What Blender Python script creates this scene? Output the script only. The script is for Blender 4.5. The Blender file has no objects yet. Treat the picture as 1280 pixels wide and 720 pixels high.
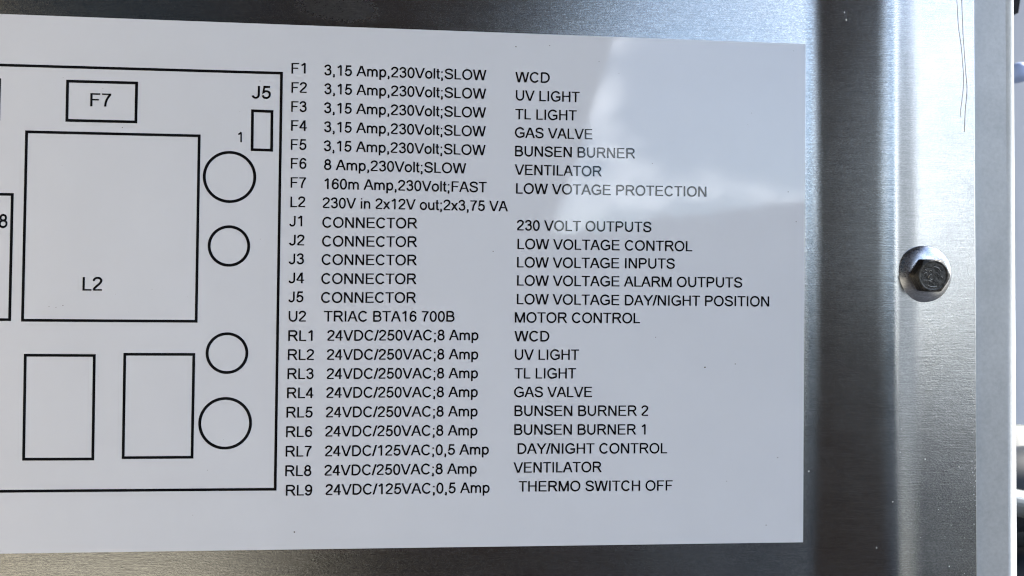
import bpy, math, random
from mathutils import Vector, Matrix

random.seed(7)
SC = bpy.context.scene
COL = SC.collection
MM = 0.001
R = math.radians
HZ = 1.2                                   # height of the label's middle above the ground

# ------------------------------------------------------------------ camera
cam_data = bpy.data.cameras.new('camera')
cam = bpy.data.objects.new('camera', cam_data)
COL.objects.link(cam)
cam_data.sensor_width = 36.0
cam_data.lens = 28.125
cam_data.clip_start = 0.01
cam_data.clip_end = 500
RC = ((0.9967320662782818, -0.011747649489106681, -0.07991983974025348),
      (0.010571519791072974, 0.9998297451746107, -0.01512361178356423),
      (0.080083899892136, 0.014229314655109076, 0.9966865583434504))
cm = Matrix(((RC[0][0], RC[0][1], RC[0][2], 0.0),
             (-RC[2][0], -RC[2][1], -RC[2][2], -0.250),
             (RC[1][0], RC[1][1], RC[1][2], HZ),
             (0, 0, 0, 1)))
cam.matrix_world = cm
cam_data.dof.use_dof = True
cam_data.dof.focus_distance = 0.252
cam_data.dof.aperture_fstop = 16
SC.camera = cam

# ------------------------------------------------------------------ light
SUN_EL = 40.0
world = bpy.data.worlds.new('World')
SC.world = world
world.use_nodes = True
wt = world.node_tree
for n in list(wt.nodes):
    wt.nodes.remove(n)


def node(t, kind, **kw):
    n = t.nodes.new(kind)
    for k, v in kw.items():
        if k in n.inputs:
            n.inputs[k].default_value = v
        else:
            setattr(n, k, v)
    return n


w_out = node(wt, 'ShaderNodeOutputWorld')
bg = node(wt, 'ShaderNodeBackground')
bg.inputs['Strength'].default_value = 0.052
sky = node(wt, 'ShaderNodeTexSky', sky_type='NISHITA', sun_disc=False)
sky.sun_elevation = R(SUN_EL)
sky.air_density = 1.0
sky.ozone_density = 3.0
sky.dust_density = 0.5
tc = node(wt, 'ShaderNodeTexCoord')
mp = node(wt, 'ShaderNodeMapping')
mp.inputs['Location'].default_value = (11.82, 6.56, 3.02)
mp.inputs['Scale'].default_value = (1.0, 1.0, 1.9)
cn = node(wt, 'ShaderNodeTexNoise', Scale=3.1, Detail=7.0, Roughness=0.56)
cr = node(wt, 'ShaderNodeMapRange')
cr.inputs['From Min'].default_value = 0.50
cr.inputs['From Max'].default_value = 0.70
cmix = node(wt, 'ShaderNodeMix', data_type='RGBA')
cmix.inputs['B'].default_value = (30.0, 30.8, 32.0, 1)
wt.links.new(tc.outputs['Generated'], mp.inputs['Vector'])
wt.links.new(mp.outputs[0], cn.inputs['Vector'])
wt.links.new(cn.outputs['Fac'], cr.inputs['Value'])
wt.links.new(cr.outputs['Result'], cmix.inputs['Factor'])
wt.links.new(sky.outputs[0], cmix.inputs['A'])
wt.links.new(cmix.outputs['Result'], bg.inputs['Color'])
wt.links.new(bg.outputs[0], w_out.inputs['Surface'])

sun_data = bpy.data.lights.new('sun', 'SUN')
sun_data.energy = 2.2
sun_data.angle = R(0.6)
sun_data.color = (1.0, 0.95, 0.88)
sun = bpy.data.objects.new('sun', sun_data)
COL.objects.link(sun)
# the sun stands a little behind the plane of the panel, so the panel's face is in open shade
sd = Vector((0.755, 0.10, math.sin(R(SUN_EL)))).normalized()
sky.sun_rotation = math.atan2(sd.x, sd.y)
sun.rotation_euler = sd.to_track_quat('Z', 'Y').to_euler()

SC.view_settings.view_transform = 'Standard'
SC.view_settings.look = 'None'
SC.view_settings.exposure = 3.2
SC.view_settings.gamma = 1
SC.cycles.use_denoising = True
SC.cycles.max_bounces = 6
SC.cycles.filter_width = 1.15


# ------------------------------------------------------------------ helpers
def new_mat(name):
    m = bpy.data.materials.new(name)
    m.use_nodes = True
    t = m.node_tree
    return m, t, t.nodes['Principled BSDF']


def ramp(t, src, stops):
    r = t.nodes.new('ShaderNodeValToRGB')
    e = r.color_ramp.elements
    while len(e) < len(stops):
        e.new(0.5)
    for el, (p, c) in zip(e, stops):
        el.position = p
        el.color = c if len(c) == 4 else (*c, 1)
    t.links.new(src, r.inputs['Fac'])
    return r


def tex_coord(t, scale, kind='Object'):
    c = t.nodes.new('ShaderNodeTexCoord')
    m = t.nodes.new('ShaderNodeMapping')
    m.inputs['Scale'].default_value = scale
    t.links.new(c.outputs[kind], m.inputs['Vector'])
    return m.outputs[0]


def mesh_obj(name, verts, faces, mat, parent=None, smooth=False, uvs=None):
    me = bpy.data.meshes.new(name)
    me.from_pydata([tuple(v) for v in verts], [], faces)
    if uvs:
        l = me.uv_layers.new(name='UVMap')
        for lp in me.loops:
            l.data[lp.index].uv = uvs[lp.vertex_index]
    if smooth:
        me.shade_smooth()
    me.materials.append(mat)
    o = bpy.data.objects.new(name, me)
    COL.objects.link(o)
    if parent:
        o.parent = parent
    return o


def empty(name, loc=(0, 0, 0), rot=(0, 0, 0)):
    o = bpy.data.objects.new(name, None)
    o.location = loc
    o.rotation_euler = rot
    o.empty_display_size = 0.05
    COL.objects.link(o)
    return o


def tag(o, label=None, cat=None, group=None, kind=None):
    for k, v in (('label', label), ('category', cat), ('group', group), ('kind', kind)):
        if v:
            o[k] = v
    return o


def box(x0, x1, y0, y1, z0, z1):
    v = [(x0, y0, z0), (x1, y0, z0), (x1, y1, z0), (x0, y1, z0), (x0, y0, z1), (x1, y0, z1), (x1, y1, z1), (x0, y1, z1)]
    f = [(0, 3, 2, 1), (4, 5, 6, 7), (0, 1, 5, 4), (1, 2, 6, 5), (2, 3, 7, 6), (3, 0, 4, 7)]
    return v, f


def join(parts):
    V, F = [], []
    for v, f in parts:
        b = len(V)
        V += list(v)
        F += [tuple(i + b for i in q) for q in f]
    return V, F


def tube(path, rad, seg=8, cap=True):
    """round tube along a list of points; rad a number or one per point"""
    P = [Vector(p) for p in path]
    if not hasattr(rad, '__len__'):
        rad = [rad] * len(P)
    V, F = [], []
    for i, p in enumerate(P):
        d = (P[min(i + 1, len(P) - 1)] - P[max(i - 1, 0)]).normalized()
        a = d.orthogonal() if i == 0 else (a - a.dot(d) * d)
        a.normalize()
        b = d.cross(a)
        for k in range(seg):
            t = 2 * math.pi * k / seg
            V.append(p + rad[i] * (math.cos(t) * a + math.sin(t) * b))
    for i in range(len(P) - 1):
        for k in range(seg):
            k2 = (k + 1) % seg
            F.append((i * seg + k, i * seg + k2, (i + 1) * seg + k2, (i + 1) * seg + k))
    if cap:
        F.append(tuple(range(seg))[::-1])
        F.append(tuple(range((len(P) - 1) * seg, len(P) * seg)))
    return V, F


def lathe(profile, seg=48, ang=0.0):
    """profile (radius, height) turned about an axis that points to -Y"""
    V, F = [], []
    for r, h in profile:
        for k in range(seg):
            t = 2 * math.pi * k / seg + ang
            V.append((r * math.cos(t), -h, r * math.sin(t)))
    for i in range(len(profile) - 1):
        for k in range(seg):
            k2 = (k + 1) % seg
            F.append((i * seg + k, i * seg + k2, (i + 1) * seg + k2, (i + 1) * seg + k))
    F.append(tuple(range((len(profile) - 1) * seg, len(profile) * seg)))
    return V, F


# ------------------------------------------------------------------ materials
def make_steel(name, base=(0.375, 0.375, 0.365), rough=0.33, aniso=0.6, grain=1.0, along_x=True):
    m, t, b = new_mat(name)
    b.inputs['Metallic'].default_value = 1
    b.inputs['Base Color'].default_value = (*base, 1)
    b.inputs['Anisotropic'].default_value = aniso
    tg = node(t, 'ShaderNodeTangent', direction_type='UV_MAP')
    t.links.new(tg.outputs[0], b.inputs['Tangent'])
    # long horizontal brush lines and short speckle
    v1 = tex_coord(t, (160, 160, 3600))
    n1 = node(t, 'ShaderNodeTexNoise', Scale=1.0, Detail=4.0, Roughness=0.7)
    t.links.new(v1, n1.inputs['Vector'])
    v2 = tex_coord(t, (1500, 1500, 2600))
    n2 = node(t, 'ShaderNodeTexNoise', Scale=1.0, Detail=2.0, Roughness=0.6)
    t.links.new(v2, n2.inputs['Vector'])
    v3 = tex_coord(t, (26, 26, 40))
    n3 = node(t, 'ShaderNodeTexNoise', Scale=1.0, Detail=5.0, Roughness=0.6)
    t.links.new(v3, n3.inputs['Vector'])
    add = node(t, 'ShaderNodeMath', operation='MULTIPLY_ADD')
    t.links.new(n2.outputs['Fac'], add.inputs[0])
    add.inputs[1].default_value = 0.9
    t.links.new(n1.outputs['Fac'], add.inputs[2])
    bp = node(t, 'ShaderNodeBump')
    bp.inputs['Strength'].default_value = 1.0
    bp.inputs['Distance'].default_value = 0.000022 * grain
    t.links.new(add.outputs[0], bp.inputs['Height'])
    t.links.new(bp.outputs[0], b.inputs['Normal'])
    mr = node(t, 'ShaderNodeMapRange')
    mr.inputs['From Min'].default_value = 0.3
    mr.inputs['From Max'].default_value = 0.7
    mr.inputs['To Min'].default_value = rough * 0.88
    mr.inputs['To Max'].default_value = rough * 1.16
    t.links.new(n3.outputs['Fac'], mr.inputs['Value'])
    # hand smear on the sheet over the label
    co = node(t, 'ShaderNodeTexCoord')
    mpp = node(t, 'ShaderNodeMapping', vector_type='TEXTURE')
    mpp.inputs['Location'].default_value = (-0.0345, 0, 0.0905)
    mpp.inputs['Rotation'].default_value = (0, R(6), 0)
    mpp.inputs['Scale'].default_value = (0.016, 1.0, 0.0055)
    t.links.new(co.outputs['Object'], mpp.inputs['Vector'])
    ln = node(t, 'ShaderNodeVectorMath', operation='LENGTH')
    t.links.new(mpp.outputs[0], ln.inputs[0])
    wob = node(t, 'ShaderNodeMath', operation='MULTIPLY_ADD')
    t.links.new(n3.outputs['Fac'], wob.inputs[0])
    wob.inputs[1].default_value = 1.3
    t.links.new(ln.outputs['Value'], wob.inputs[2])
    sm = node(t, 'ShaderNodeMapRange')
    sm.inputs['From Min'].default_value = 1.75
    sm.inputs['From Max'].default_value = 1.2
    t.links.new(wob.outputs[0], sm.inputs['Value'])
    ra = node(t, 'ShaderNodeMath', operation='MULTIPLY_ADD')
    t.links.new(sm.outputs[0], ra.inputs[0])
    ra.inputs[1].default_value = 0.08
    t.links.new(mr.outputs[0], ra.inputs[2])
    # fine speckle also changes the gloss
    sp = node(t, 'ShaderNodeMath', operation='MULTIPLY_ADD')
    t.links.new(n2.outputs['Fac'], sp.inputs[0])
    sp.inputs[1].default_value = 0.10
    sb = node(t, 'ShaderNodeMath', operation='SUBTRACT')
    t.links.new(ra.outputs[0], sb.inputs[0])
    sb.inputs[1].default_value = 0.05
    t.links.new(sb.outputs[0], sp.inputs[2])
    t.links.new(sp.outputs[0], b.inputs['Roughness'])
    ga = node(t, 'ShaderNodeMath', operation='ADD')
    t.links.new(n1.outputs['Fac'], ga.inputs[0])
    t.links.new(n2.outputs['Fac'], ga.inputs[1])
    gh = node(t, 'ShaderNodeMath', operation='MULTIPLY')
    t.links.new(ga.outputs[0], gh.inputs[0])
    gh.inputs[1].default_value = 0.5
    cr_ = ramp(t, gh.outputs[0], [(0.36, tuple(c * 0.74 for c in base)), (0.52, base), (0.66, tuple(min(1, c * 1.32) for c in base))])
    t.links.new(cr_.outputs[0], b.inputs['Base Color'])
    # crossing scratches in patches
    c5 = node(t, 'ShaderNodeTexCoord')
    m5 = node(t, 'ShaderNodeMapping')
    m5.inputs['Rotation'].default_value = (0, R(38), 0)
    m5.inputs['Scale'].default_value = (90, 90, 2600)
    t.links.new(c5.outputs['Object'], m5.inputs['Vector'])
    n5 = node(t, 'ShaderNodeTexNoise', Scale=1.0, Detail=3.0, Roughness=0.6)
    t.links.new(m5.outputs[0], n5.inputs['Vector'])
    pm = node(t, 'ShaderNodeMapRange')
    pm.inputs['From Min'].default_value = 0.5
    pm.inputs['From Max'].default_value = 0.68
    pm.inputs['To Max'].default_value = 0.07
    t.links.new(n3.outputs['Fac'], pm.inputs['Value'])
    pk = node(t, 'ShaderNodeMath', operation='MULTIPLY')
    t.links.new(pm.outputs[0], pk.inputs[0])
    t.links.new(n5.outputs['Fac'], pk.inputs[1])
    add2 = node(t, 'ShaderNodeMath', operation='ADD')
    t.links.new(add.outputs[0], add2.inputs[0])
    t.links.new(pk.outputs[0], add2.inputs[1])
    t.links.new(add2.outputs[0], bp.inputs['Height'])
    return m


def wavy(t, b, dist=0.000006, fine=0.0000008):
    """very slight orange peel of a glossy laminate"""
    v = tex_coord(t, (330, 330, 330))
    n = node(t, 'ShaderNodeTexNoise', Scale=1.0, Detail=2.0, Roughness=0.5)
    t.links.new(v, n.inputs['Vector'])
    v2 = tex_coord(t, (45, 45, 60))
    n2 = node(t, 'ShaderNodeTexNoise', Scale=1.0, Detail=1.0, Roughness=0.5)
    t.links.new(v2, n2.inputs['Vector'])
    a = node(t, 'ShaderNodeMath', operation='MULTIPLY_ADD')
    t.links.new(n2.outputs['Fac'], a.inputs[0])
    a.inputs[1].default_value = 4.0
    t.links.new(n.outputs['Fac'], a.inputs[2])
    v4 = tex_coord(t, (900, 900, 650))
    n4 = node(t, 'ShaderNodeTexNoise', Scale=1.0, Detail=1.0, Roughness=0.5)
    t.links.new(v4, n4.inputs['Vector'])
    a2 = node(t, 'ShaderNodeMath', operation='MULTIPLY_ADD')
    t.links.new(n4.outputs['Fac'], a2.inputs[0])
    a2.inputs[1].default_value = 0.3
    t.links.new(a.outputs[0], a2.inputs[2])
    a = a2
    bp = node(t, 'ShaderNodeBump')
    bp.inputs['Strength'].default_value = 1.0
    bp.inputs['Distance'].default_value = dist
    t.links.new(a.outputs[0], bp.inputs['Height'])
    t.links.new(bp.outputs[0], b.inputs['Normal'])


def make_label_mat(name, col, mottle=0.02):
    m, t, b = new_mat(name)
    b.inputs['Roughness'].default_value = 0.055
    b.inputs['IOR'].default_value = 1.56
    v = tex_coord(t, (30, 30, 30))
    n = node(t, 'ShaderNodeTexNoise', Scale=1.0, Detail=6.0, Roughness=0.65)
    t.links.new(v, n.inputs['Vector'])
    r = ramp(t, n.outputs['Fac'], [(0.3, tuple(c * (1 - mottle) for c in col)), (0.7, tuple(c * (1 + mottle) for c in col))])
    t.links.new(r.outputs[0], b.inputs['Base Color'])
    v9 = tex_coord(t, (55, 55, 95))
    n9 = node(t, 'ShaderNodeTexNoise', Scale=1.0, Detail=7.0, Roughness=0.7, Distortion=0.8)
    t.links.new(v9, n9.inputs['Vector'])
    m9 = node(t, 'ShaderNodeMapRange')
    m9.inputs['From Min'].default_value = 0.4
    m9.inputs['From Max'].default_value = 0.75
    m9.inputs['To Min'].default_value = 0.03
    m9.inputs['To Max'].default_value = 0.085
    t.links.new(n9.outputs['Fac'], m9.inputs['Value'])
    t.links.new(m9.outputs[0], b.inputs['Roughness'])
    wavy(t, b)
    return m


STEEL = make_steel('brushed_steel', rough=0.215, aniso=0.42, grain=1.15)
LABEL = make_label_mat('white_laminate', (0.745, 0.775, 0.825))
INK = make_label_mat('black_print', (0.006, 0.006, 0.007), 0.0)
INK.node_tree.nodes['Principled BSDF'].inputs['IOR'].default_value = 1.45


def simple(name, col, rough=0.5, metal=0.0, bump=None, var=0.08, scale=200, spec=0.5):
    m, t, b = new_mat(name)
    b.inputs['Specular IOR Level'].default_value = spec
    b.inputs['Roughness'].default_value = rough
    b.inputs['Metallic'].default_value = metal
    v = tex_coord(t, (scale,) * 3)
    n = node(t, 'ShaderNodeTexNoise', Scale=1.0, Detail=5.0, Roughness=0.6)
    t.links.new(v, n.inputs['Vector'])
    r = ramp(t, n.outputs['Fac'], [(0.3, tuple(c * (1 - var) for c in col)), (0.7, tuple(c * (1 + var) for c in col))])
    t.links.new(r.outputs[0], b.inputs['Base Color'])
    if bump:
        bp = node(t, 'ShaderNodeBump')
        bp.inputs['Distance'].default_value = bump
        t.links.new(n.outputs['Fac'], bp.inputs['Height'])
        t.links.new(bp.outputs[0], b.inputs['Normal'])
    return m


# ------------------------------------------------------------------ ground, and things added for reflections and light on the panel
PAVE = simple('asphalt', (0.022, 0.024, 0.028), 0.95, 0, 0.002, 0.25, 3, 0.15)
SLAB = simple('beige_paving', (0.36, 0.33, 0.26), 0.9, 0, 0.002, 0.15, 3, 0.2)
v, f = [(-200, -200, 0), (200, -200, 0), (200, 200, 0), (-200, 200, 0)], [(0, 1, 2, 3)]
ground = mesh_obj('ground', v, f, PAVE)
tag(ground, kind='structure')
v, f = box(-6.0, -0.58, -3.45, -1.2, -0.02, 0.04)  # beige paving added for the warm tone reflected low in the steel
reflection_paving = mesh_obj('reflection_paving', v, f, SLAB)
tag(reflection_paving, kind='structure')

v, f = box(2.1, 8.0, -3.1, -0.7, -0.02, 0.04)  # second paving, added for the bright strip low in the bend
reflection_paving_right = mesh_obj('reflection_paving', v, f, SLAB)
tag(reflection_paving_right, kind='structure')
TIMBER = simple('dark_stained_timber', (0.024, 0.017, 0.015), 0.9, 0, 0.002, 0.25, 6, 0.1)
FOLI = simple('dark_hedge', (0.022, 0.028, 0.034), 0.95, 0, 0.02, 0.4, 8, 0.05)
PLASTER = simple('white_render', (0.72, 0.71, 0.69), 0.9, 0, 0.002, 0.05, 5)
ROOFM = simple('dark_roof_sheet', (0.035, 0.035, 0.04), 0.6, 0, None, 0.1, 4)

# dark screen added behind the camera, its outline shaped for the dark reflection
dark_screen = empty('dark_reflection_screen', (0, -2.0, 0))
tag(dark_screen, 'added dark board screen, unseen behind the camera, waisted to shape the dark reflection', 'screen')
z0, zt = 0.0, 3.1
n_b = 11


def flare(z, side):
    if side < 0:
        return -0.50 - 0.03 * z
    K = [(0, 0.80), (0.47, 0.64), (0.9, 0.42), (1.3, 0.265), (1.92, 0.46), (2.6, 0.66), (3.2, 0.78)]
    for (za, xa), (zb, xb) in zip(K, K[1:]):
        if z <= zb:
            return xa + (xb - xa) * (z - za) / (zb - za)


levels = [0, 0.3, 0.6, 0.95, 1.3, 1.65, 2.0, 2.35, 2.7, zt]
for i in range(len(levels) - 1):
    za, zb = levels[i], levels[i + 1] - 0.001
    V = []
    for z in (za, zb):
        V += [(flare(z, -1), 0, z), (flare(z, 1), 0, z), (flare(z, 1), -0.12, z), (flare(z, -1), -0.12, z)]
    F = [(0, 3, 2, 1), (4, 5, 6, 7), (0, 1, 5, 4), (1, 2, 6, 5), (2, 3, 7, 6), (3, 0, 4, 7)]
    mesh_obj('board', V, F, TIMBER, dark_screen)
V, F = box(-0.62, 0.80, -0.16, 0.04, zt, zt + 0.05)
mesh_obj('capping', V, F, ROOFM, dark_screen)

added_hedge = empty('added_hedge', (0, -9.0, 0))  # added out of view; its heights follow the reflected skyline
tag(added_hedge, 'added dark foliage, unseen behind the camera, shaped for the reflected skyline', 'added_hedge')


def rough_box(x0, x1, y0, y1, z0, z1, nx, nz, amp, rise=0.0):
    V, F = [], []
    for j in range(nz + 1):
        for i in range(nx + 1):
            top = amp * math.sin(i * 1.7) * 0.4 + random.uniform(-amp, amp) * 0.5 + rise * i / nx
            V.append((x0 + (x1 - x0) * i / nx, y1 + random.uniform(-amp, amp), z0 + (z1 - z0 + top) * j / nz))
    for i in range(nx + 1):
        V.append((V[(nz) * (nx + 1) + i][0], y0, V[nz * (nx + 1) + i][2]))
    for j in range(nz + 1):
        for i in range(nx):
            a = j * (nx + 1) + i
            F.append((a, a + 1, a + nx + 2, a + nx + 1))
    return V, F


V, F = rough_box(-9.0, -0.2, -1.2, 4.5, 0, 5.2, 40, 12, 0.12)
mesh_obj('foliage', V, F, FOLI, added_hedge)
V, F = rough_box(0.6, 4.9, -1.2, 0, 0, 1.86, 50, 6, 0.07, 0.68)
mesh_obj('foliage', V, F, FOLI, added_hedge)

wall = empty('reflection_wall', (0, 0, 0))  # added out of view to put a bright strip in the bend
tag(wall, 'added white wall, unseen at the right, for the bright strip reflected in the bend', 'wall')
V, F = box(4.9, 5.1, -7.0, -1.2, 0, 3.4)
mesh_obj('wall_face', V, F, PLASTER, wall)
V, F = box(4.86, 5.14, -7.04, -1.16, 3.4, 3.46)
mesh_obj('coping', V, F, ROOFM, wall)

sky_blocker = empty('sky_blocker', (0, 0, 2.45))  # added out of view to block high sky and dim the label
tag(sky_blocker, 'added dark flat sheet above the picture, blocking the high sky', 'sky_blocker')
V, F = box(-3.0, 0.9, -1.6, 0.5, 0, 0.05)
mesh_obj('blocker_sheet', V, F, ROOFM, sky_blocker)
V, F = box(-3.0, 0.9, -1.64, -1.601, -0.06, 0.07)
mesh_obj('blocker_edge', V, F, TIMBER, sky_blocker)

CREAMD = simple('cream_enamel', (0.36, 0.28, 0.18), 0.6, 0, None, 0.03, 20)
bounce_panel = empty('warm_bounce_panel', (-0.350, 0, HZ))  # added out of view to bounce warm light onto the label's left
tag(bounce_panel, 'added cream panel, unseen at the far left of the cover, bouncing warm light', 'bounce_panel')
V, F = box(-0.012, 0.0, -0.30, -0.012, -0.35, 0.38)
mesh_obj('bounce_leaf', V, F, CREAMD, bounce_panel)
V, F = tube([(-0.006, -0.006, -0.2), (-0.006, -0.006, -0.12)], 0.006, 12)
mesh_obj('hinge', V, F, ROOFM, bounce_panel, smooth=True)

# ------------------------------------------------------------------ cover sheet of the cabinet
TILT = 0.0069
cover = empty('cabinet_cover', (0, 0, HZ), (0, -math.atan(TILT), 0))
tag(cover, 'brushed stainless steel cabinet cover with a raised right flange, behind the white label', 'metal cover')
X_FLAT, X_END = 115.3, 169.8


def smooth(a, b, x):
    t = max(0.0, min(1.0, (x - a) / (b - a)))
    return t * t * (3 - 2 * t)


def slope_deg(x):
    s = 14.0 * smooth(114.4, 121.8, x) * (1 - smooth(136.0, 146.0, x))
    s -= 8.0 * smooth(141.0, 145.0, x) * (1 - smooth(145.2, 153.0, x))
    return s


xs = [-330.0, -200, -100, 0, 60, 100, 112]
x = 113.5
while x < 154:
    xs.append(x)
    x += 0.5
xs += [156, 160, 165, X_END]
prof = []
n = -0.35
px = xs[0]
for x in xs:
    k = 8
    for i in range(k):
        xm = px + (x - px) * (i + 0.5) / k
        n += math.tan(R(slope_deg(xm))) * (x - px) / k
    prof.append((x, n))
    px = x
N_FL = prof[-1][1]                        # height of the flange over the label plane (mm)
print('flange height', N_FL)
TH = 1.2
zs = [-260, -130, -60, 0, 60, 130, 260]
V, UV, F = [], [], []
for (x, n) in prof:
    for z in zs:
        V.append((x * MM, -n * MM, z * MM))
        UV.append((z / 100, x / 100))
nz = len(zs)
for i in range(len(prof) - 1):
    for j in range(nz - 1):
        a = i * nz + j
        F.append((a, a + nz, a + nz + 1, a + 1))
# back side and the cut edges
b0 = len(V)
for (x, n) in prof:
    for z in zs:
        V.append((x * MM, -(n - TH) * MM, z * MM))
        UV.append((z / 100, x / 100))
for i in range(len(prof) - 1):
    for j in range(nz - 1):
        a = b0 + i * nz + j
        F.append((a, a + 1, a + nz + 1, a + nz))
sheet = mesh_obj('sheet', V, F, STEEL, cover, smooth=True, uvs=UV)
# cut edge on the right, slightly rounded and bright
ev, ef = [], []
e_prof = [(X_END, N_FL), (X_END + 0.12, N_FL - 0.05), (X_END + 0.2, N_FL - 0.2), (X_END + 0.2, N_FL - TH + 0.1), (X_END, N_FL - TH)]
for (x, n) in e_prof:
    for z in zs:
        ev.append((x * MM, -n * MM, z * MM))
for i in range(len(e_prof) - 1):
    for j in range(nz - 1):
        a = i * nz + j
        ef.append((a, a + nz, a + nz + 1, a + 1))
EDGE = simple('cut_steel_edge', (0.7, 0.7, 0.7), 0.3, 1.0, 0.00003, 0.1, 900)
mesh_obj('cut_edge', ev, ef, EDGE, cover, smooth=True)

# ------------------------------------------------------------------ the label
label = empty('wiring_label', (0, 0, HZ))
tag(label, 'white laminated fuse and relay list with a black printed circuit board outline', 'label')
LX0, LX1, LZ0, LZ1 = -300.0, 114.78, -76.85, 84.1
V, F = box(LX0 * MM, LX1 * MM, 0, 0.35 * MM - 0.00002, LZ0 * MM, LZ1 * MM)
# move the back to the cover: front face at y = 0
mesh_obj('laminate_sheet', V, F, LABEL, label)

# ---- lettering: every glyph is drawn from strokes of constant weight, in 1/1000 em
W = 114.0
ADV = {' ': 278, ',': 278, ';': 278, '/': 278, 'I': 278, 'J': 500, 'L': 556, 'F': 611, 'T': 611, 'A': 667, 'B': 667, 'E': 667,
       'P': 667, 'S': 667, 'V': 667, 'Y': 667, 'C': 722, 'D': 722, 'H': 722, 'N': 722, 'R': 722, 'U': 722, 'G': 778, 'O': 778,
       'M': 833, 'W': 944, 'm': 833, 'n': 556, 'o': 556, 'p': 556, 'u': 556, 'i': 222, 'l': 222, 't': 278, 'x': 500}
for d_ in '0123456789':
    ADV[d_] = 556


def arc(cx, cy, rx, ry, a0, a1, n=14):
    return [(cx + rx * math.cos(R(a0 + (a1 - a0) * i / n)), cy + ry * math.sin(R(a0 + (a1 - a0) * i / n))) for i in range(n + 1)]


def ring(cx, cy, rx, ry, p=2.15, n=26):
    out = []
    for i in range(n):
        t = 2 * math.pi * i / n
        c, s = math.cos(t), math.sin(t)
        out.append((cx + rx * math.copysign(abs(c) ** (2 / p), c), cy + ry * math.copysign(abs(s) ** (2 / p), s)))
    return out


def cat(pts, n=4):
    out = []
    P = [pts[0]] + list(pts) + [pts[-1]]
    for i in range(1, len(P) - 2):
        p0, p1, p2, p3 = P[i - 1], P[i], P[i + 1], P[i + 2]
        for k in range(n):
            t = k / n
            out.append(tuple(0.5 * ((2 * p1[j]) + (-p0[j] + p2[j]) * t + (2 * p0[j] - 5 * p1[j] + 4 * p2[j] - p3[j]) * t * t
                                    + (-p0[j] + 3 * p1[j] - 3 * p2[j] + p3[j]) * t ** 3) for j in (0, 1)))
    out.append(pts[-1])
    return out


def L(*p):
    return ('l', list(p))


def C(p):
    return ('c', list(p))


def D(x0, y0, x1, y1):
    return ('d', (x0, y0, x1, y1))


def Q(x0, x1, y0, y1):
    return ('q', (x0, x1, y0, y1))


def vs(x, y0=0, y1=716):
    return Q(x - W / 2, x + W / 2, y0, y1)


def hs(y, x0, x1):
    return Q(x0, x1, y - 41, y + 41)


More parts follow.
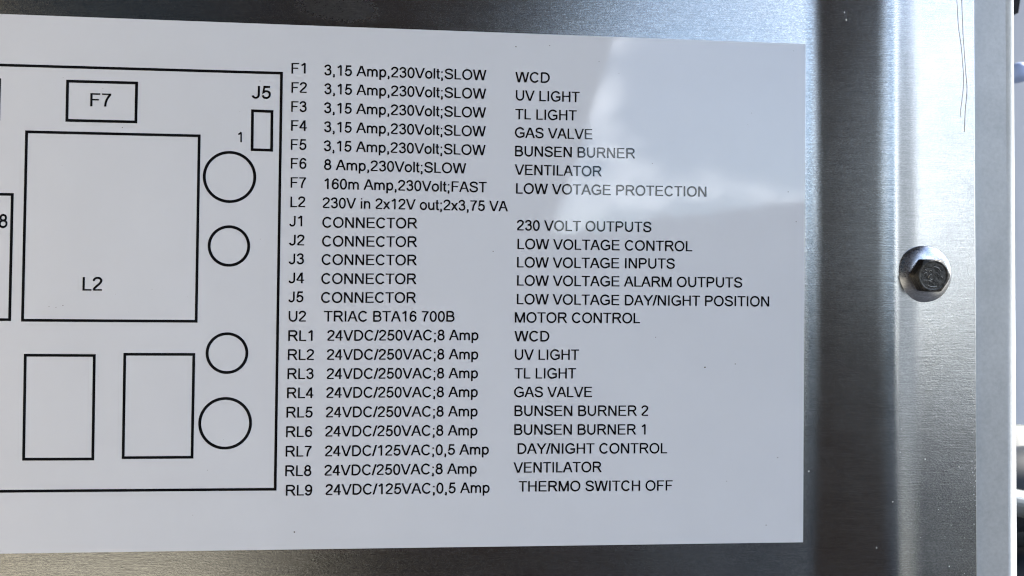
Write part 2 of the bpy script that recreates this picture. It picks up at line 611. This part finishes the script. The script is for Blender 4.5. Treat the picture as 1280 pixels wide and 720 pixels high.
six = [C(ring(284, 231, 182, 190)), L(*cat([(103, 250), (100, 370), (120, 500), (170, 610), (235, 665), (305, 677), (385, 655), (440, 600), (458, 538)]))]
G = {
    'A': [D(48, 0, 318, 716), D(619, 0, 349, 716), Q(160, 508, 213, 292)],
    'B': [vs(118), L((130, 675), (370, 675), *arc(372, 527, 163, 148, 88, -88), (150, 378)), L((130, 378), (390, 378), *arc(392, 210, 188, 168, 88, -88), (130, 41))],
    'C': [L(*arc(378, 358, 284, 322, 38, 322, 24))],
    'D': [vs(123), L((140, 675), (330, 675), *arc(330, 358, 295, 317, 90, -90, 18), (140, 41))],
    'E': [vs(123), hs(675, 150, 600), hs(378, 150, 572), hs(41, 150, 620)],
    'F': [vs(126), hs(675, 150, 566), hs(362, 150, 505)],
    'G': [L(*arc(398, 358, 304, 322, 36, 300, 22), (620, 95), (672, 135), (672, 322), (400, 322))],
    'H': [vs(124), vs(598), hs(378, 150, 580)],
    'I': [vs(139)],
    'J': [L((377, 716), (377, 215), *arc(212, 212, 165, 172, 0, -168, 12))],
    'L': [vs(118), hs(41, 140, 522)],
    'M': [vs(118), vs(716), D(416 + 0, 0, 128, 716), D(418, 0, 706, 716)],
    'N': [vs(121), vs(600), D(586, 0, 135, 716)],
    'O': [C(ring(389, 358, 298, 322, 2.1, 32))],
    'P': [vs(121), L((140, 675), (400, 675), *arc(400, 507, 172, 168, 90, -90), (140, 339))],
    'R': [vs(123), L((140, 675), (430, 675), *arc(430, 518, 178, 157, 90, -90), (140, 361)), D(650, 0, 425, 345)],
    'S': [L(*cat([(572, 520), (535, 610), (445, 665), (325, 678), (205, 652), (128, 585), (125, 505), (165, 440), (260, 400), (370, 372), (480, 335), (565, 270), (580, 190), (545, 110), (455, 55), (345, 40), (215, 62), (125, 130), (88, 232)], 3))],
    'T': [vs(305, 0, 700), hs(675, 20, 590)],
    'U': [L((123, 716), (123, 290), *arc(361, 285, 238, 245, 180, 360, 16), (600, 716))],
    'V': [D(318, 0, 50, 716), D(348, 0, 617, 716)],
    'W': [D(236, 0, 58, 716), D(262, 0, 455, 716), D(682, 0, 489, 716), D(708, 0, 886, 716)],
    'Y': [vs(333, 0, 320), D(333, 290, 50, 716), D(333, 290, 617, 716)],
    '/': [D(30, -12, 248, 728)],
    '0': [C(ring(278, 353, 188, 320, 2.2, 30))],
    '1': [vs(329, 0, 700), L((109, 548), (190, 588), (265, 642), (325, 712))],
    '2': [L(*cat([(80, 512), (98, 588), (165, 655), (275, 678), (385, 650), (450, 585), (455, 515), (425, 435), (350, 345), (245, 255), (150, 165), (95, 95), (84, 43)], 3)), hs(42, 60, 503)],
    '3': [L(*cat([(88, 530), (130, 620), (250, 678), (370, 655), (432, 585), (430, 500), (385, 430), (300, 392), (225, 388)], 3)), L(*cat([(245, 390), (360, 380), (445, 320), (470, 220), (440, 115), (350, 52), (255, 40), (150, 78), (88, 190)], 3))],
    '4': [vs(368, 0, 716), hs(205, 30, 510), D(60, 215, 352, 700)],
    '5': [L((478, 672), (172, 672), (118, 345), *cat([(185, 410), (270, 430), (375, 405), (452, 335), (468, 235), (435, 125), (350, 57), (260, 41), (150, 78), (84, 195)], 3)[1:])],
    '6': six,
    '7': [hs(672, 50, 510), L(*cat([(468, 650), (370, 520), (285, 350), (235, 170), (220, 0)], 4))],
    '8': [C(ring(278, 532, 155, 145)), C(ring(278, 214, 192, 174))],
    '9': [(k_, [(556 - px_, 718 - py_) for px_, py_ in p_]) for k_, p_ in six],
    ',': [Q(88, 190, 0, 100), L((150, 20), (148, -60), (100, -130))],
    ';': [Q(88, 190, 0, 100), L((150, 20), (148, -60), (100, -130)), Q(88, 190, 419, 519)],
    'i': [vs(111, 0, 519), Q(67, 155, 616, 716)],
    'l': [vs(111)],
    'm': [vs(110, 0, 519), L((120, 300), *arc(263, 318, 153, 159, 172, 0, 10), (416, 0)), L((424, 300), *arc(570, 318, 153, 159, 172, 0, 10), (723, 0))],
    'n': [vs(110, 0, 519), L((120, 290), *arc(278, 305, 168, 172, 172, 0, 10), (446, 0))],
    'o': [C(ring(278, 260, 198, 227))],
    'p': [vs(110, -199, 519), C(ring(292, 260, 183, 227))],
    't': [L((128, 680), (128, 120), *cat([(132, 85), (160, 52), (205, 42), (262, 46)], 3)[1:]), hs(482, 18, 258)],
    'u': [L((108, 519), (108, 210), *arc(275, 208, 167, 168, 180, 345, 10)), vs(444, 0, 519)],
    'x': [D(60, 0, 440, 519), D(440, 0, 60, 519)],
}


def stroke_geom(s, w):
    k, d = s
    h = w / 2
    if k == 'q':
        x0, x1, y0, y1 = d
        return [(x0, y0), (x1, y0), (x1, y1), (x0, y1)], [(0, 1, 2, 3)]
    if k == 'd':
        x0, y0, x1, y1 = d
        hw = h * math.hypot(x1 - x0, y1 - y0) / abs(y1 - y0)
        if y1 < y0:
            x0, y0, x1, y1 = x1, y1, x0, y0
        return [(x0 - hw, y0), (x0 + hw, y0), (x1 + hw, y1), (x1 - hw, y1)], [(0, 1, 2, 3)]
    P = [p for i, p in enumerate(d) if i == 0 or math.dist(p, d[i - 1]) > 3]
    n = len(P)
    closed = k == 'c'
    V, F = [], []
    for i in range(n):
        a = P[i - 1] if (i > 0 or closed) else None
        b = P[(i + 1) % n] if (i < n - 1 or closed) else None
        p = P[i]
        ds = []
        if a:
            l = math.dist(a, p)
            ds.append(((p[0] - a[0]) / l, (p[1] - a[1]) / l))
        if b:
            l = math.dist(p, b)
            ds.append(((b[0] - p[0]) / l, (b[1] - p[1]) / l))
        tx, ty = sum(q[0] for q in ds), sum(q[1] for q in ds)
        l = math.hypot(tx, ty) or 1
        tx, ty = tx / l, ty / l
        m = h / max(0.45, tx * ds[0][0] + ty * ds[0][1])
        V += [(p[0] - ty * m, p[1] + tx * m), (p[0] + ty * m, p[1] - tx * m)]
    for i in range(n if closed else n - 1):
        j = (i + 1) % n
        F.append((2 * i, 2 * i + 1, 2 * j + 1, 2 * j))
    return V, F


GLYPH = {ch: [stroke_geom(s, W) for s in ss] for ch, ss in G.items()}


def text_line(txt, x0, z0, x1, z1, cap=3.27, parent=label):
    """one printed line; x0..x1 is the ink width on the label in millimetres"""
    pen, V, F = 0.0, [], []
    for ch in txt:
        for si, (gv, gf) in enumerate(GLYPH.get(ch, [])):
            b = len(V)
            V += [(p[0] + pen, p[1], si) for p in gv]
            F += [tuple(i + b for i in q) for q in gf]
        pen += ADV[ch]
    lo, hi = min(p[0] for p in V), max(p[0] for p in V)
    sx = (x1 - x0) / (hi - lo)
    sy = cap / 716
    out = [((x0 + (p[0] - lo) * sx) * MM, -(0.05 + 0.004 * p[2]) * MM,
            (z0 + (z1 - z0) * (p[0] - lo) / (hi - lo) + p[1] * sy) * MM) for p in V]
    return mesh_obj('text_line', out, F, INK, parent)


TEXTS = [
    ('F1',-48.79,69.01,-44.49,69.15),
    ('F2',-48.7,63.08,-44.05,63.17),
    ('F3',-48.68,57.21,-44.02,57.28),
    ('F4',-48.65,51.35,-43.88,51.43),
    ('F5',-48.63,45.49,-43.92,45.57),
    ('F6',-48.55,39.66,-43.83,39.74),
    ('F7',-48.52,33.78,-43.87,33.84),
    ('L2',-48.49,27.81,-44.03,27.9),
    ('J1',-48.77,21.9,-44.85,21.97),
    ('J2',-48.75,16.06,-44.1,16.12),
    ('J3',-48.78,10.29,-44.14,10.37),
    ('J4',-48.76,4.46,-44.06,4.51),
    ('J5',-48.73,-1.37,-44.16,-1.31),
    ('U2',-48.53,-7.31,-43.29,-7.27),
    ('RL1',-48.56,-13.25,-41.21,-13.19),
    ('RL2',-48.6,-19.07,-40.7,-19.01),
    ('RL3',-48.63,-24.91,-40.74,-24.84),
    ('RL4',-48.67,-30.77,-40.72,-30.7),
    ('RL5',-48.76,-36.69,-40.88,-36.63),
    ('RL6',-48.8,-42.62,-40.92,-42.55),
    ('RL7',-48.83,-48.6,-41.01,-48.56),
    ('RL8',-48.86,-54.52,-40.99,-54.48),
    ('RL9',-48.59,-60.49,-40.66,-60.44),
    ('3,15 Amp,230Volt;SLOW',-38.84,68.84,11.29,68.87),
    ('3,15 Amp,230Volt;SLOW',-38.76,63.02,11.3,63.01),
    ('3,15 Amp,230Volt;SLOW',-38.74,57.14,11.3,57.07),
    ('3,15 Amp,230Volt;SLOW',-38.66,51.25,11.3,51.17),
    ('3,15 Amp,230Volt;SLOW',-38.64,45.37,11.3,45.27),
    ('8 Amp,230Volt;SLOW',-38.5,39.56,5.3,39.4),
    ('160m Amp,230Volt;FAST',-38.35,33.64,11.81,33.63),
    ('230V in 2x12V out;2x3,75 VA',-38.76,27.76,18.53,27.82),
    ('CONNECTOR',-38.79,21.71,-9.66,21.95),
    ('CONNECTOR',-38.77,15.91,-9.65,16.18),
    ('CONNECTOR',-38.82,10.24,-9.64,10.48),
    ('CONNECTOR',-38.85,4.38,-9.69,4.64),
    ('CONNECTOR',-38.83,-1.45,-9.74,-1.15),
    ('TRIAC BTA16 700B',-37.85,-7.22,2.22,-6.89),
    ('24VDC/250VAC;8 Amp',-36.79,-13.12,9.7,-12.61),
    ('24VDC/250VAC;8 Amp',-36.83,-18.99,9.7,-18.58),
    ('24VDC/250VAC;8 Amp',-36.81,-24.86,9.7,-24.46),
    ('24VDC/250VAC;8 Amp',-36.85,-30.65,9.71,-30.31),
    ('24VDC/250VAC;8 Amp',-36.89,-36.63,9.71,-36.34),
    ('24VDC/250VAC;8 Amp',-36.99,-42.51,9.72,-42.26),
    ('24VDC/125VAC;0,5 Amp',-36.97,-48.56,13.34,-48.19),
    ('24VDC/250VAC;8 Amp',-37.07,-54.45,9.66,-54.14),
    ('24VDC/125VAC;0,5 Amp',-36.68,-60.37,13.72,-60.08),
    ('WCD',20.37,68.59,31.34,68.73),
    ('UV LIGHT',20.62,62.83,40.9,62.9),
    ('TL LIGHT',20.49,56.91,40.0,57.01),
    ('GAS VALVE',20.43,51.1,45.11,51.19),
    ('BUNSEN BURNER',20.55,45.23,58.94,45.45),
    ('VENTILATOR',20.49,39.4,48.23,39.46),
    ('LOW VOTAGE PROTECTION',20.99,33.47,82.2,33.74),
    ('230 VOLT OUTPUTS',21.37,21.9,64.37,22.09),
    ('LOW VOLTAGE CONTROL',21.62,16.04,77.68,16.18),
    ('LOW VOLTAGE INPUTS',21.55,10.26,72.06,10.53),
    ('LOW VOLTAGE ALARM OUTPUTS',21.61,4.56,94.16,4.79),
    ('LOW VOLTAGE DAY/NIGHT POSITION',21.61,-1.28,103.12,-1.2),
    ('MOTOR CONTROL',21.04,-7.04,60.92,-6.93),
    ('WCD',20.98,-12.89,32.02,-12.87),
    ('UV LIGHT',21.16,-18.69,41.48,-18.61),
    ('TL LIGHT',21.16,-24.57,40.58,-24.48),
    ('GAS VALVE',21.04,-30.38,45.73,-30.33),
    ('BUNSEN BURNER 2',21.22,-36.25,63.81,-36.24),
    ('BUNSEN BURNER 1',21.22,-42.12,63.02,-42.16),
    ('DAY/NIGHT CONTROL',22.35,-48.06,70.04,-48.14),
    ('VENTILATOR',21.1,-53.96,49.07,-53.92),
    ('THERMO SWITCH OFF',22.79,-59.83,71.88,-59.92),
    ('F7',-108.2,57.12,-102.14,57.18),
    ('L2',-109.45,1.48,-103.73,1.52),
    ('8',-133.83,19.94,-131.32,19.99),
    ('J5',-60.63,60.95,-54.88,61.01),
    ('1',-64.56,47.4,-63.36,47.4),
]
CODES = {'F7': 3.98, 'L2': 4.08, '8': 4.05, 'J5': 3.9, '1': 3.12}
for i, (s, x0, z0, x1, z1) in enumerate(TEXTS):
    cap = CODES[s] if i >= len(TEXTS) - 5 else 3.27
    text_line(s, x0, z0, x1, z1, cap)


def outline(pts, w, name):
    """closed printed outline with mitred corners, pts the middle of the line in mm"""
    n = len(pts)
    cx = sum(p[0] for p in pts) / n
    V = []
    for s in (1, -1):
        for i in range(n):
            a, p, b = Vector(pts[i - 1]), Vector(pts[i]), Vector(pts[(i + 1) % n])
            d1, d2 = (p - a).normalized(), (b - p).normalized()
            t = (d1 + d2).normalized()
            m = (w / 2) / max(0.3, t.dot(d1))
            q = p + s * m * Vector((-t.y, t.x))
            V.append((q.x * MM, -0.05 * MM, q.y * MM))
    F = [(i, (i + 1) % n, n + (i + 1) % n, n + i) for i in range(n)]
    return mesh_obj(name, V, F, INK, label)


LW = 0.82
outline([(-290, 68.2), (-51.75, 69.03), (-51.8, -58.46), (-290, -58.3)], LW, 'board_outline')
outline([(-114.87, 64.52), (-94.76, 64.60), (-94.8, 52.76), (-114.87, 52.68)], 0.84, 'component_box')
outline([(-158.0, 64.3), (-134.45, 64.3), (-134.45, 52.4), (-158.0, 52.4)], 0.84, 'component_box')
outline([(-126.38, 48.9), (-76.06, 49.05), (-76.06, -7.45), (-126.5, -7.55)], LW, 'component_box')
outline([(-60.3, 57.18), (-54.45, 57.13), (-54.4, 45.18), (-60.25, 45.24)], 0.84, 'component_box')
outline([(-125.5, -17.98), (-105.65, -17.98), (-105.55, -48.98), (-125.4, -48.95)], 0.82, 'component_box')
outline([(-96.82, -17.55), (-76.58, -17.5), (-76.62, -48.6), (-96.76, -48.63)], 0.82, 'component_box')
outline([(-168.0, 29.95), (-130.12, 30.0), (-130.17, -7.42), (-168.0, -7.42)], LW, 'component_box')
for cx, cz, r in ((-66.84, 36.7, 7.53), (-66.7, 15.59, 5.89), (-66.77, -17.05, 5.9), (-66.98, -38.35, 7.53)):
    outline([(cx + r * math.cos(2 * math.pi * i / 72), cz + r * math.sin(2 * math.pi * i / 72)) for i in range(72)], 0.86, 'component_circle')

# specks of dirt lying on the laminate
DIRT = simple('dirt', (0.10, 0.09, 0.085), 0.9)
sv = []
spots = [(-45.86, -71.54, .32), (109.2, 35.9, .2), (111.9, 26.3, .2), (82.1, -20.8, .28), (92.0, -19.7, .22), (106.2, -49.7, .2),
         (64.5, 84.0 - 40, .12), (20.5, 79.8, .22), (47, 76, .15), (-115, -3.0, .15), (-119, -3.4, .13), (-117, -3.6, .12), (-58.2, 66.4, .16),
         (-98.7, 51.0, .15), (14.0, 15.2, .2), (102.5, -71.2, .2), (66.0, -11.3, .15), (-104.6, 62.7, .1), (31.2, 80.6, .14), (-86, -17.3, .12)]
for _ in range(26):
    spots.append((random.uniform(-130, 113), random.uniform(-75, 82), random.uniform(0.05, 0.12)))
parts = []
for (x, z, r) in spots:
    k = 7
    ph = random.uniform(0, 6)
    el = random.uniform(1.0, 1.9)
    r *= 0.8
    V = [((x + r * el * math.cos(ph + 2 * math.pi * i / k) * random.uniform(.7, 1.2)) * MM, -0.02 * MM,
          (z + r * math.sin(ph + 2 * math.pi * i / k) * random.uniform(.7, 1.2)) * MM) for i in range(k)] + [(x * MM, -0.13 * MM, z * MM)]
    parts.append((V, [(i, (i + 1) % k, k) for i in range(k)]))
V, F = join(parts)
tag(mesh_obj('dirt_speck', V, F, DIRT, label), kind='stuff')

# ------------------------------------------------------------------ bolt on the flange
k_ = 1 - N_FL / 250.0
BX, BZ = 154.83 * k_, 9.75 * k_
bolt = empty('hex_bolt', (BX * MM, -N_FL * MM, HZ + BZ * MM), (R(5), 0, R(-2)))
tag(bolt, 'dark hex head bolt on a shiny domed washer, right of the white label', 'bolt')
WASH = make_steel('washer_steel', (0.50, 0.51, 0.54), 0.28, 0.0, 0.15)
WASH.node_tree.links.remove(WASH.node_tree.nodes['Principled BSDF'].inputs['Tangent'].links[0])
BOLT = simple('worn_bolt_steel', (0.065, 0.062, 0.058), 0.38, 0.95, 0.00022, 0.6, 1100)
prof_w = [(9.25, -0.3), (9.3, 0.0), (9.3, 0.25), (9.15, 0.5), (8.8, 0.8), (8.2, 1.15), (7.5, 1.5), (6.8, 1.8), (6.0, 2.1), (5.0, 2.35), (3.0, 2.4)]
V, F = lathe([(r * MM, h * MM) for r, h in prof_w], 64)
mesh_obj('domed_washer', V, F, WASH, bolt, smooth=True)
# hex head: six flats, chamfered top cut by a cone, slightly dished face
V, F = [], []
SEG = 72
AF2 = 5.05


def hexr(t):
    u = (t + math.pi / 6) % (math.pi / 3) - math.pi / 6     # corners left and right
    u = (t % (math.pi / 3)) - math.pi / 6
    return AF2 / math.cos(u)


HB, HT = 2.3, 6.0
prof_h = []
for k in range(SEG):
    t = 2 * math.pi * k / SEG
    rr = min(hexr(t), 5.72)
    zc = HT - (rr - 4.75) * 0.50
    prof_h.append((t, rr, zc))
rings = []
rings.append([(rr * math.cos(t), HB, rr * math.sin(t)) for t, rr, zc in prof_h])
rings.append([(rr * math.cos(t), HB + .35, rr * math.sin(t)) for t, rr, zc in prof_h])
rings.append([(rr * math.cos(t), zc, rr * math.sin(t)) for t, rr, zc in prof_h])
rings.append([(4.78 * math.cos(t), HT, 4.78 * math.sin(t)) for t, rr, zc in prof_h])
rings.append([(4.5 * math.cos(t), HT + .03, 4.5 * math.sin(t)) for t, rr, zc in prof_h])
rings.append([(4.1 * math.cos(t), HT - .10, 4.1 * math.sin(t)) for t, rr, zc in prof_h])
rings.append([(1.5 * math.cos(t), HT - .12, 1.5 * math.sin(t)) for t, rr, zc in prof_h])
V = [(p[0] * MM, -p[1] * MM, p[2] * MM) for r_ in rings for p in r_]
for i in range(len(rings) - 1):
    for k in range(SEG):
        k2 = (k + 1) % SEG
        F.append((i * SEG + k, i * SEG + k2, (i + 1) * SEG + k2, (i + 1) * SEG + k))
F.append(tuple(range((len(rings) - 1) * SEG, len(rings) * SEG)))
mesh_obj('hex_head', V, F, BOLT, bolt)
# worn raised marks on the face
MARK = simple('worn_mark', (0.42, 0.41, 0.38), 0.3, 1.0, 0.00004, 0.3, 900)
parts = []


def mark_arc(cx, cz, r, a0, a1, n=10, th=0.08):
    pts = [((cx + r * math.cos(R(a0 + (a1 - a0) * i / n))) * MM, -(HT - .06) * MM, (cz + r * math.sin(R(a0 + (a1 - a0) * i / n))) * MM) for i in range(n + 1)]
    parts.append(tube(pts, th * MM, 6))


mark_arc(0.2, 0.6, 2.2, 20, 100)
mark_arc(-0.4, -0.6, 1.1, 100, 190)
mark_arc(-0.5, -0.7, 0.5, 200, 330)
mark_arc(-1.2, -2.1, 0.6, 10, 120)
mark_arc(-2.4, 0.2, 0.7, 60, 160)
mark_arc(0, 0, 4.72, 200, 285, 14, .07)
mark_arc(0, 0, 4.74, 20, 80, 12, .08)
mark_arc(0, 0, 4.72, 310, 335, 6, .06)
mark_arc(0.2, -0.2, 3.3, 235, 290)
mark_arc(2.4, -0.6, 0.5, 0, 90)
mark_arc(-1.0, 1.4, 0.3, 0, 200)
mark_arc(-2.6, 1.5, 0.35, 0, 150)
V, F = join(parts)
mesh_obj('raised_mark', V, F, MARK, bolt, smooth=True)

# ------------------------------------------------------------------ cabinet post behind the flange
post = empty('cabinet_post', (0, 0, HZ), (0, -math.atan(TILT), 0))
tag(post, 'matt grey metal corner post with a rounded edge, at the right of the steel cover', 'post')
m, t, b = new_mat('satin_grey_metal')
b.inputs['Metallic'].default_value = 0.2
b.inputs['Roughness'].default_value = 0.46
v = tex_coord(t, (700, 700, 700))
nn = node(t, 'ShaderNodeTexNoise', Scale=1.0, Detail=4.0, Roughness=0.7)
t.links.new(v, nn.inputs['Vector'])
v2 = tex_coord(t, (60, 60, 40))
nn2 = node(t, 'ShaderNodeTexNoise', Scale=1.0, Detail=4.0, Roughness=0.6)
t.links.new(v2, nn2.inputs['Vector'])
a_ = node(t, 'ShaderNodeMath', operation='ADD')
t.links.new(nn.outputs['Fac'], a_.inputs[0])
t.links.new(nn2.outputs['Fac'], a_.inputs[1])
h_ = node(t, 'ShaderNodeMath', operation='MULTIPLY')
h_.inputs[1].default_value = 0.5
t.links.new(a_.outputs[0], h_.inputs[0])
rr_ = ramp(t, h_.outputs[0], [(0.35, (0.39, 0.405, 0.41)), (0.65, (0.51, 0.525, 0.53))])
t.links.new(rr_.outputs[0], b.inputs['Base Color'])
bp = node(t, 'ShaderNodeBump')
bp.inputs['Distance'].default_value = 0.00004
t.links.new(nn.outputs['Fac'], bp.inputs['Height'])
t.links.new(bp.outputs[0], b.inputs['Normal'])
POSTM = m
PN = N_FL - TH - 0.1
kp = 1 - PN / 250.0
PXR = 189.6 * kp
r = 5.6
pr = [(150.0, PN)]
for i in range(0, 13):
    t_ = math.pi / 2 * (1 - i / 12)
    pr.append((PXR - r + r * math.cos(t_), PN - r + r * math.sin(t_)))
pr += [(PXR, PN - 40), (150.0, PN - 40)]
V, F = [], []
zz = [-260, 0, 260]
for (x, n) in pr:
    for z in zz:
        V.append((x * MM, -n * MM, z * MM))
for i in range(len(pr)):
    i2 = (i + 1) % len(pr)
    for j in range(2):
        a = i * 3 + j
        c = i2 * 3 + j
        F.append((a, c, c + 1, a + 1))
F.append(tuple(i * 3 + 2 for i in range(len(pr)))[::-1])
F.append(tuple(i * 3 for i in range(len(pr))))
po = mesh_obj('post_tube', V, F, POSTM, post)
for p in po.data.polygons:
    p.use_smooth = 0.0 < abs(p.normal.x) < 0.999 and abs(p.normal.z) < 0.1

# paint flecks along the cut edge and on the flange
FLECK = simple('pale_fleck', (0.8, 0.8, 0.78), 0.5)
parts = []
fl = [(130.4, 92.5, .35, 1.6), (155.4, -51.5, .2, 1.8), (167.0, -54.1, .35, 1.4), (163.5, -86.5, .3, 1.2), (129.8, 95.0, .2, 1.5),
      (147, -41.5, .16, 1), (146.5, -49, .2, 1.2), (118.5, -56, .2, 2.0), (144, -65, .2, 1.6), (139.0, -80, .25, 1.6), (160, -68, .15, 1)]
for _ in range(70):
    z = random.choice([random.gauss(-52, 3), random.gauss(-59, 3), random.gauss(-28, 16), random.gauss(60, 22), random.uniform(-95, 95)])
    fl.append((X_END / k_ - random.expovariate(1.6) + 0.15 - (z - 0) * 0, z, random.uniform(.05, .19), random.uniform(1, 2)))
for _ in range(40):
    fl.append((random.uniform(152, 170), random.uniform(-95, 95), random.uniform(.04, .09), random.uniform(1, 2)))
for (x, z, rad, el) in fl:
    x *= k_
    z *= k_
    x = min(x, X_END - 0.1)
    # height of the sheet at x
    for (xa, na), (xb, nb) in zip(prof, prof[1:]):
        if xa <= x <= xb:
            hn = na + (nb - na) * (x - xa) / (xb - xa)
            break
    k = 6
    rad *= 0.65
    V = [((x + rad * math.cos(2 * math.pi * i / k) * random.uniform(.6, 1.2)) * MM, -(hn + .01) * MM,
          (z + rad * el * math.sin(2 * math.pi * i / k) * random.uniform(.6, 1.2)) * MM) for i in range(k)] + [(x * MM, -(hn + 0.16) * MM, z * MM)]
    parts.append((V, [(i, (i + 1) % k, k) for i in range(k)]))
V, F = join(parts)
tag(mesh_obj('paint_fleck', V, F, FLECK, cover), kind='stuff')

# loose threads of dried sealant hanging down the flange
THREAD = simple('grey_thread', (0.75, 0.75, 0.73), 0.5)


def thread(pts, rad, lab):
    P = [((x - 0.2) * k_, z * k_) for x, z in pts]
    P = cat(P, 5)
    path = [((x + 0.0069 * z * -1 * 0 + random.uniform(-.03, .03)) * MM, -(N_FL + rad + 0.05) * MM, HZ + z * MM) for x, z in P]
    V, F = tube(path, rad * MM, 6)
    o = mesh_obj('thread', [Vector(q) - Vector(path[0]) for q in V], F, THREAD, smooth=True)
    o.location = path[0]
    tag(o, lab, 'thread', 'thin threads stuck near the upper edge of the flange')


thread([(166.4, 108), (166.5, 100.6), (167.1, 92), (168.1, 84.7), (168.9, 74.2), (168.4, 68), (167.9, 64.3), (167.8, 62)], 0.055,
       'shorter grey thread on the upper flange, the left one of the two')
thread([(168.0, 108), (168.2, 100.6), (168.5, 93), (168.8, 87.4), (169.6, 76.8), (170.1, 71), (169.5, 64), (169.2, 57)], 0.06,
       'longer grey thread on the upper flange, nearest the post')

# ------------------------------------------------------------------ what shows past the post
BACKW = simple('pale_grey_wall', (0.62, 0.62, 0.65), 0.8, 0, None, 0.04, 15)
V, F = box(-0.6, 1.2, 0.30, 0.33, 0.0, 2.2)
tag(mesh_obj('back_wall', V, F, BACKW), kind='structure')

BLACKP = simple('black_plastic', (0.006, 0.006, 0.007), 0.6, 0, None, 0.1, 200, 0.15)
CREAM = simple('cream_plastic', (0.55, 0.54, 0.50), 0.5)
BLUEP = simple('blue_plastic', (0.30, 0.38, 0.60), 0.4)
NAVY = simple('dark_rubber', (0.012, 0.017, 0.024), 0.45)
GREYP = simple('grey_fitting', (0.16, 0.175, 0.18), 0.35, 0.4)
WHITEB = simple('pale_plastic_drum', (0.08, 0.09, 0.088), 0.5)

# black lever with a cream arm at the top
brk = empty('door_latch', (0.2594, 0.100, HZ + 0.1415))
tag(brk, 'black wedge shaped latch on a cream arm, top right behind the post', 'latch')
V = []
for y in (0.0, 0.02):
    V += [(-0.012, y, -0.004), (0.0035, y, -0.0055), (0.010, y, 0.040), (-0.012, y, 0.040)]
F = [(0, 1, 2, 3), (7, 6, 5, 4), (0, 4, 5, 1), (1, 5, 6, 2), (2, 6, 7, 3), (3, 7, 4, 0)]
mesh_obj('latch_body', V, F, BLACKP, brk)
V = []
for y in (0.004, 0.014):
    V += [(-0.010, y, -0.060), (-0.0035, y, -0.045), (0.003, y, -0.0056), (-0.010, y, -0.0041)]
mesh_obj('latch_arm', V, F, CREAM, brk)

knob = empty('blue_knob', (0.2592, 0.100, HZ + 0.1065))
tag(knob, 'small blue knob peeking out from behind the upper post', 'knob')
V, F = lathe([(0.002, -0.01), (0.003, 0), (0.0042, 0.002), (0.0046, 0.006), (0.004, 0.008), (0.002, 0.009)], 20)
mesh_obj('knob_cap', V, F, BLUEP, knob, smooth=True)

# pale drum, dark hose and grey coupling at the bottom
drum = empty('pale_drum', (0.30, 0.16, HZ - 0.105))
tag(drum, 'pale round lid just below the middle behind the right post', 'drum')
V, F = lathe([(0.030, -0.01), (0.040, 0.0), (0.042, 0.006), (0.040, 0.012), (0.0, 0.016)], 40)
mesh_obj('drum_lid', V, F, WHITEB, drum, smooth=True)

bag = empty('dark_hose_bundle', (0.29, 0.12, HZ - 0.11))
tag(bag, 'dark rubber hose bundle at the lower right behind the post', 'hose')
for i, (dz, rr) in enumerate(((0.020, 0.02), (-0.032, 0.022), (-0.075, 0.024), (-0.12, 0.024))):
    V, F = tube([(-0.06, 0.02, dz - 0.01), (-0.02, 0.0, dz), (0.02, 0.0, dz + 0.004), (0.06, 0.015, dz - 0.008)], rr, 20)
    mesh_obj('hose', V, F, NAVY, bag, smooth=True)

cpl = empty('hose_coupling', (0.270, 0.090, HZ - 0.091), (R(20), R(10), 0))
tag(cpl, 'grey ribbed hose coupling low behind the right post', 'coupling')
V, F = tube([(-0.02, 0, 0), (-0.004, 0, 0), (-0.003, 0, 0), (0.006, 0, 0), (0.007, 0, 0), (0.03, 0, 0.004)], [0.006, 0.006, 0.0085, 0.0085, 0.007, 0.007], 24)
mesh_obj('coupling_body', V, F, GREYP, cpl)
V, F = tube([(-0.01, -0.012, 0.022), (0.0, -0.012, 0.0215), (0.014, -0.01, 0.017)], 0.0016, 10)
mesh_obj('wire_clip', V, F, GREYP, cpl, smooth=True)
